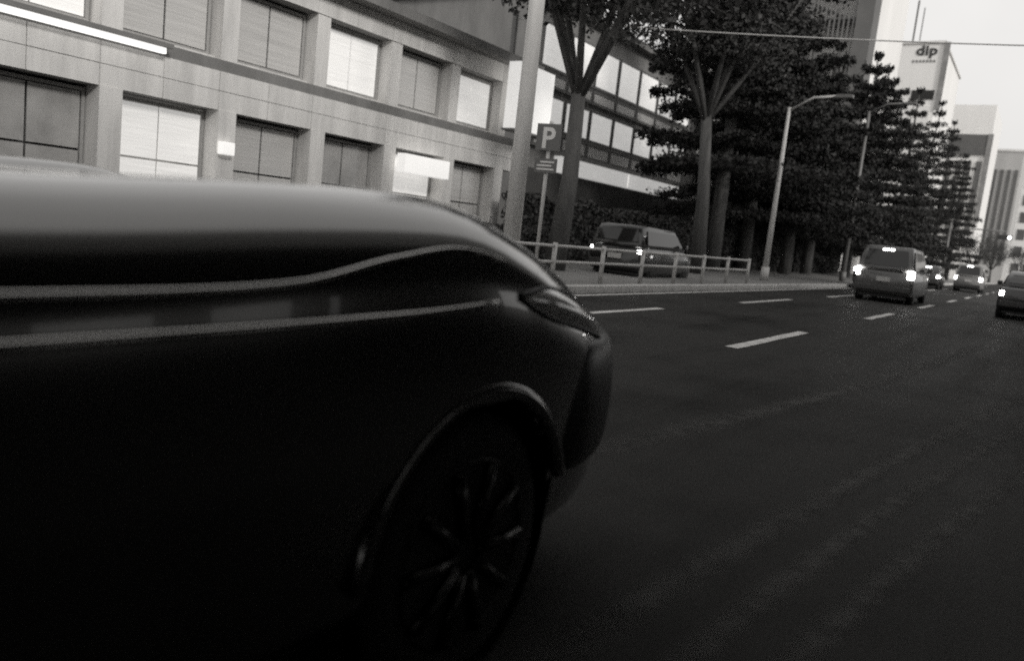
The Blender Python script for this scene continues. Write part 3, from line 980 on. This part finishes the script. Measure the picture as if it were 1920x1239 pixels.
# traffic signal
ts = empty('traffic_signal', (88, 3.4, 0)); tag(ts, 'traffic signal with lit lamp hanging over the far lanes', 'traffic light')
MB().tube([(0, 4.6, .1), (0, 4.6, 6.0)], .11, 10).build('post', STEEL, ts, True)
MB().tube([(0, 4.6, 5.2), (0, 2.6, 5.5), (0, 0, 5.5)], .06, 8).build('arm', STEEL, ts, True)
MB().box(-.12, .12, -.6, .6, 4.75, 5.2).build('signal_head', DARKF, ts, False, .03)
MB().lathe_y([(0, .1), (.01, .1)], 0, 0, 8)
for k, yy in enumerate((-.38, 0, .38)):
    vs = [(-.13, yy + .14 * math.cos(a * math.pi / 8), 4.97 + .14 * math.sin(a * math.pi / 8)) for a in range(16)]
    MB().add(vs, [tuple(range(16))]).build('signal_lens', LAMPS if k == 0 else GLASSD, ts)

# guard fence by the kerb
gf = empty('guard_fence', (9, 7.62, .13)); tag(gf, 'pale pipe guard fence standing along the kerb', 'fence')
for k in range(9):
    MB().tube([(k * 2.0, 0, 0), (k * 2.0, 0, .78)], .045, 10).build('post', STEELP, gf, True)
    if k < 8:
        for z in (.42, .72):
            MB().tube([(k * 2.0 + .04, 0, z), (k * 2.0 + 1.96, 0, z)], .028, 8).build('rail', STEELP, gf, True)

# ------------------------------------------------------------------ vegetation
def leaf_cloud(pts, size, nrm_bias=(0, 0, 0), jitter=1.0):
    """numpy batch of leaf quads: pts (n,3), size (n,)"""
    n = len(pts)
    d = rng.normal(size=(n, 3)) * jitter + np.array(nrm_bias)
    d /= np.linalg.norm(d, axis=1)[:, None] + 1e-9
    r = rng.normal(size=(n, 3))
    u = np.cross(d, r); u /= np.linalg.norm(u, axis=1)[:, None] + 1e-9
    w = np.cross(d, u)
    s = size[:, None]
    asp = rng.uniform(.45, .8, (n, 1))
    V = np.empty((n, 4, 3))
    V[:, 0] = pts - u * s
    V[:, 1] = pts - w * s * asp
    V[:, 2] = pts + u * s
    V[:, 3] = pts + w * s * asp
    return V.reshape(-1, 3)
def quads_obj(name, V, m, parent):
    me = bpy.data.meshes.new(name)
    n = len(V) // 4
    me.vertices.add(len(V)); me.vertices.foreach_set('co', V.ravel())
    me.loops.add(4 * n); me.loops.foreach_set('vertex_index', np.arange(4 * n))
    me.polygons.add(n); me.polygons.foreach_set('loop_start', np.arange(0, 4 * n, 4)); me.polygons.foreach_set('loop_total', np.full(n, 4))
    me.update(calc_edges=True); me.validate()
    me.materials.append(m)
    o = bpy.data.objects.new(name, me); COL.objects.link(o); o.parent = parent
    return o

def cedar(label, x, y, h, spread, base=2.2, n=9000):
    o = empty('cedar_tree', (x, y, .1)); tag(o, label, 'tree', 'cedars along the far pavement')
    lean = rng.normal(0, .25, 2)
    tr = MB()
    tr.tube([(lean[0] * t * t, lean[1] * t * t, h * t) for t in (0, .25, .5, .75, 1)], [.34, .27, .19, .10, .03], 10)
    P = []
    tiers = int((h - base) / .85)
    limbs = MB()
    for k in range(tiers):
        t = k / max(1, tiers - 1)
        z = base + (h - base) * t + rng.normal(0, .12)
        R_ = spread * (1 - t) ** .75 * (1.0 + rng.normal(0, .12)) + .35
        nb_ = int(7 - 2 * t)
        a0 = rng.uniform(0, 6.28)
        for b in range(nb_):
            an = a0 + 2 * math.pi * b / nb_ + rng.normal(0, .2)
            Lb = R_ * rng.uniform(.65, 1.12)
            droop = -.10 * Lb
            m_ = max(12, int(n * Lb / (tiers * 6 * spread * .62)))
            q = rng.uniform(0, 1, m_) ** .7
            wob = (rng.normal(0, .16, m_)) * Lb * (.35 + .65 * (1 - np.abs(2 * q - 1.1)))
            px = np.cos(an) * q * Lb - np.sin(an) * wob
            py = np.sin(an) * q * Lb + np.cos(an) * wob
            pz = z + droop * q ** 2 + .25 * q + rng.normal(0, .10, m_) - np.abs(rng.normal(0, .10, m_))
            tt = z / h
            P.append(np.stack([px + lean[0] * tt * tt, py + lean[1] * tt * tt, pz], 1))
            if Lb > .8:
                limbs.tube([(lean[0]*tt*tt, lean[1]*tt*tt, z - .1), (math.cos(an) * Lb * .8, math.sin(an) * Lb * .8, z + droop * .6 + .1)], [.06 * (1 - t) + .02, .012], 5, False)
    tr.add(limbs.v, limbs.f)
    tr.build('trunk', BARK, o, True)
    P = np.concatenate(P)
    quads_obj('crown', leaf_cloud(P, rng.uniform(.04, .125, len(P)), (0, 0, 1.0)), LEAF_D, o)
    return o

def broadleaf(label, x, y, h, base, spread, n, fork=.45, leanv=(0, 0), group='broad-leaved street trees'):
    o = empty('street_tree', (x, y, .1)); tag(o, label, 'tree', group)
    tr = MB()
    top = Vector((leanv[0], leanv[1], h * fork))
    tr.tube([(0, 0, 0), tuple(top * .5 + Vector((.08, -.05, 0))), tuple(top)], [.30, .22, .18], 10)
    ends = []
    nl = 7
    for k in range(nl):
        an = 2 * math.pi * k / nl + rng.normal(0, .25)
        R_ = spread * rng.uniform(.45, .8)
        mid = top + Vector((math.cos(an) * R_ * .45, math.sin(an) * R_ * .45, (h - top.z) * rng.uniform(.25, .4)))
        end = top + Vector((math.cos(an) * R_, math.sin(an) * R_, (h - top.z) * rng.uniform(.5, .85)))
        tr.tube([tuple(top - Vector((0, 0, .3))), tuple(mid), tuple(end)], [.11, .075, .025], 7)
        ends += [mid, end]
        for q in range(4):
            d = Vector((rng.normal(), rng.normal(), rng.uniform(-.1, .9))).normalized() * spread * .4
            s0 = mid.lerp(end, rng.uniform(.1, .8))
            tr.tube([tuple(s0), tuple(s0 + d * .5 + Vector((0, 0, .1))), tuple(s0 + d)], [.04, .025, .008], 5)
            ends.append(s0 + d)
    tr.build('trunk', BARK, o, True)
    cl = []
    zb = base
    for e in ends:
        c = Vector(e)
        m_ = int(n / len(ends))
        rad = spread * rng.uniform(.16, .30)
        g_ = rng.normal(size=(m_, 3)); g_ /= np.linalg.norm(g_, axis=1)[:, None]
        rr = rad * rng.uniform(.2, 1, (m_, 1)) ** .5
        pts = np.array(c) + g_ * rr * np.array([1.25, 1.25, .7])
        cl.append(pts[pts[:, 2] > zb])
    P = np.concatenate(cl)
    quads_obj('crown', leaf_cloud(P, rng.uniform(.05, .11, len(P)), (0, 0, .4)), LEAF_B, o)
    return o

broadleaf('leafy tree with spreading bare limbs beside the parking sign', 17.8, 10.4, 11.0, 4.6, 4.2, 17000, .42, (.4, .1))
broadleaf('leafy tree just right of the bright window grid', 28.0, 10.4, 12.5, 6.0, 4.6, 26000, .45, (-.3, .3))
cd = [(33.5, 11.8, 16.5, 4.6, 4.6), (39.0, 12.2, 13.0, 4.8, 3.0), (43.0, 11.2, 12.6, 5.0, 2.6), (50.0, 11.8, 13.4, 5.0, 2.4), (57.5, 11.0, 14.4, 4.8, 2.2),
      (66, 11.4, 15.4, 4.4, 2.2), (76, 11.0, 15.8, 4.2, 2.2), (88, 11.2, 17.0, 4.4, 2.0), (103, 10.8, 17.6, 4.2, 2.0), (122, 10.6, 16.5, 4.0, 2.0)]
for i, (x, y, h, s_) in enumerate([(48.5, 17.4, 15.0, 4.4), (55.5, 17.0, 14.0, 4.4)]):
    cedar(['nearer dark cedar of the back row behind the others', 'farther dark cedar of the back row behind the others'][i], x, y, h, s_, 1.6, 36000)
ordn = ['nearest', 'second', 'third', 'fourth', 'fifth', 'sixth', 'seventh', 'eighth', 'ninth', 'tenth and farthest']
for i, (x, y, h, s, b) in enumerate(cd):
    cedar('%s dark cedar of the row along the far pavement' % ordn[i], x, y, h, s, b, 62000 if i < 6 else 32000)

# far trees at the road end
for i, (x, y, h, s) in enumerate([(150, 9.5, 9, 4), (185, 8.5, 9, 4.5), (240, 4.5, 10, 5)]):
    broadleaf(['round dark tree below the banded building', 'low dark tree below the striped building', 'farthest low tree beside the end of the road'][i], x, y, h, 1.5, s * 1.15, 5000, .3)

def hedge(label, x0, x1, y0, y1, h, n):
    o = empty('hedge', ((x0 + x1) / 2, (y0 + y1) / 2, .13)); tag(o, label, 'hedge', 'clipped hedges along the far pavement')
    lx, ly = (x1 - x0) / 2, (y1 - y0) / 2
    f = rng.integers(0, 4, n)
    P = np.empty((n, 3))
    P[:, 0] = rng.uniform(-lx, lx, n); P[:, 1] = rng.uniform(-ly, ly, n); P[:, 2] = rng.uniform(.05, h, n)
    P[f == 0, 1] = -ly + np.abs(rng.normal(0, .10, (f == 0).sum()))
    P[f == 1, 2] = h - np.abs(rng.normal(0, .10, (f == 1).sum()))
    wav = .10 * np.sin(P[:, 0] * 1.7) + .06 * np.sin(P[:, 0] * 4.3 + 1)
    P[:, 2] += wav * P[:, 2] / h
    quads_obj('foliage', leaf_cloud(P, rng.uniform(.05, .10, n), (0, -.4, .4)), LEAF_H, o)
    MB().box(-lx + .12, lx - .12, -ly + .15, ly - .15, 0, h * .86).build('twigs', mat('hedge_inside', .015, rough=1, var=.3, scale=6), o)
hedge('clipped hedge in front of the pale shop building', 3.0, 19.0, 11.4, 12.4, 0.95, 20000)
hedge('clipped hedge behind the dark hatchback', 19.6, 33.0, 12.6, 13.5, 1.9, 18000)
hedge('clipped hedge running below the dark cedars', 33.6, 64.0, 12.6, 13.5, 1.9, 22000)

# ------------------------------------------------------------------ added decks and block, out of view, that darken the foreground
ov = empty('shade_overpass', (-8, -4, 0)); tag(ov, 'added concrete deck above and behind the viewpoint, shading the foreground', 'shade_overpass')
MB().box(-24, 8.6, 3.7, 10, 3.5, 4.7).build('deck', CONC_D, ov)  # added to shade the ground and car around the viewpoint
MB().box(8.602, 8.9, 3.72, 10, 3.4, 5.7).build('parapet', CONC_D, ov)
for x in (-18, -4):
    MB().tube([(x, 9, 0), (x, 9, 3.5)], .6, 20).build('pier', CONC_D, ov, True)
vd = empty('shade_viaduct', (0, -8, 0)); tag(vd, 'added concrete slab out of view along the near side, darkening the road', 'shade_viaduct')
MB().box(-40, 28, -7, 7.68, 3.2, 5.0).build('deck', CONC_D, vd)  # added slab, shuts out the sky on the right
MB().box(-40, 28, 7.682, 7.9, 3.0, 6.4).build('parapet', CONC_D, vd)
for x in range(-36, 28, 12):
    MB().tube([(x, -1, 0), (x, -1, 3.2)], .8, 20).build('pier', CONC_D, vd, True)
bb = empty('shade_building', (0, -15.2, 0)); tag(bb, 'added dark block out of view on the near side, holding back light', 'building')
MB().box(-40, 28, -12, 0, 0, 16).build('wall', DARKF, bb)  # added mass that keeps the near road and car flank dark
for k in range(14):
    for j in range(4):
        MB().box(-38 + k * 4.2, -35.4 + k * 4.2, .002, .05, 1.0 + j * 3.8, 3.4 + j * 3.8).build('window', LITWIN if (j == 0 and 9 <= k <= 13) else GLASSD, bb)  # glowing bottom-row windows are added to put pale streaks on the car flank
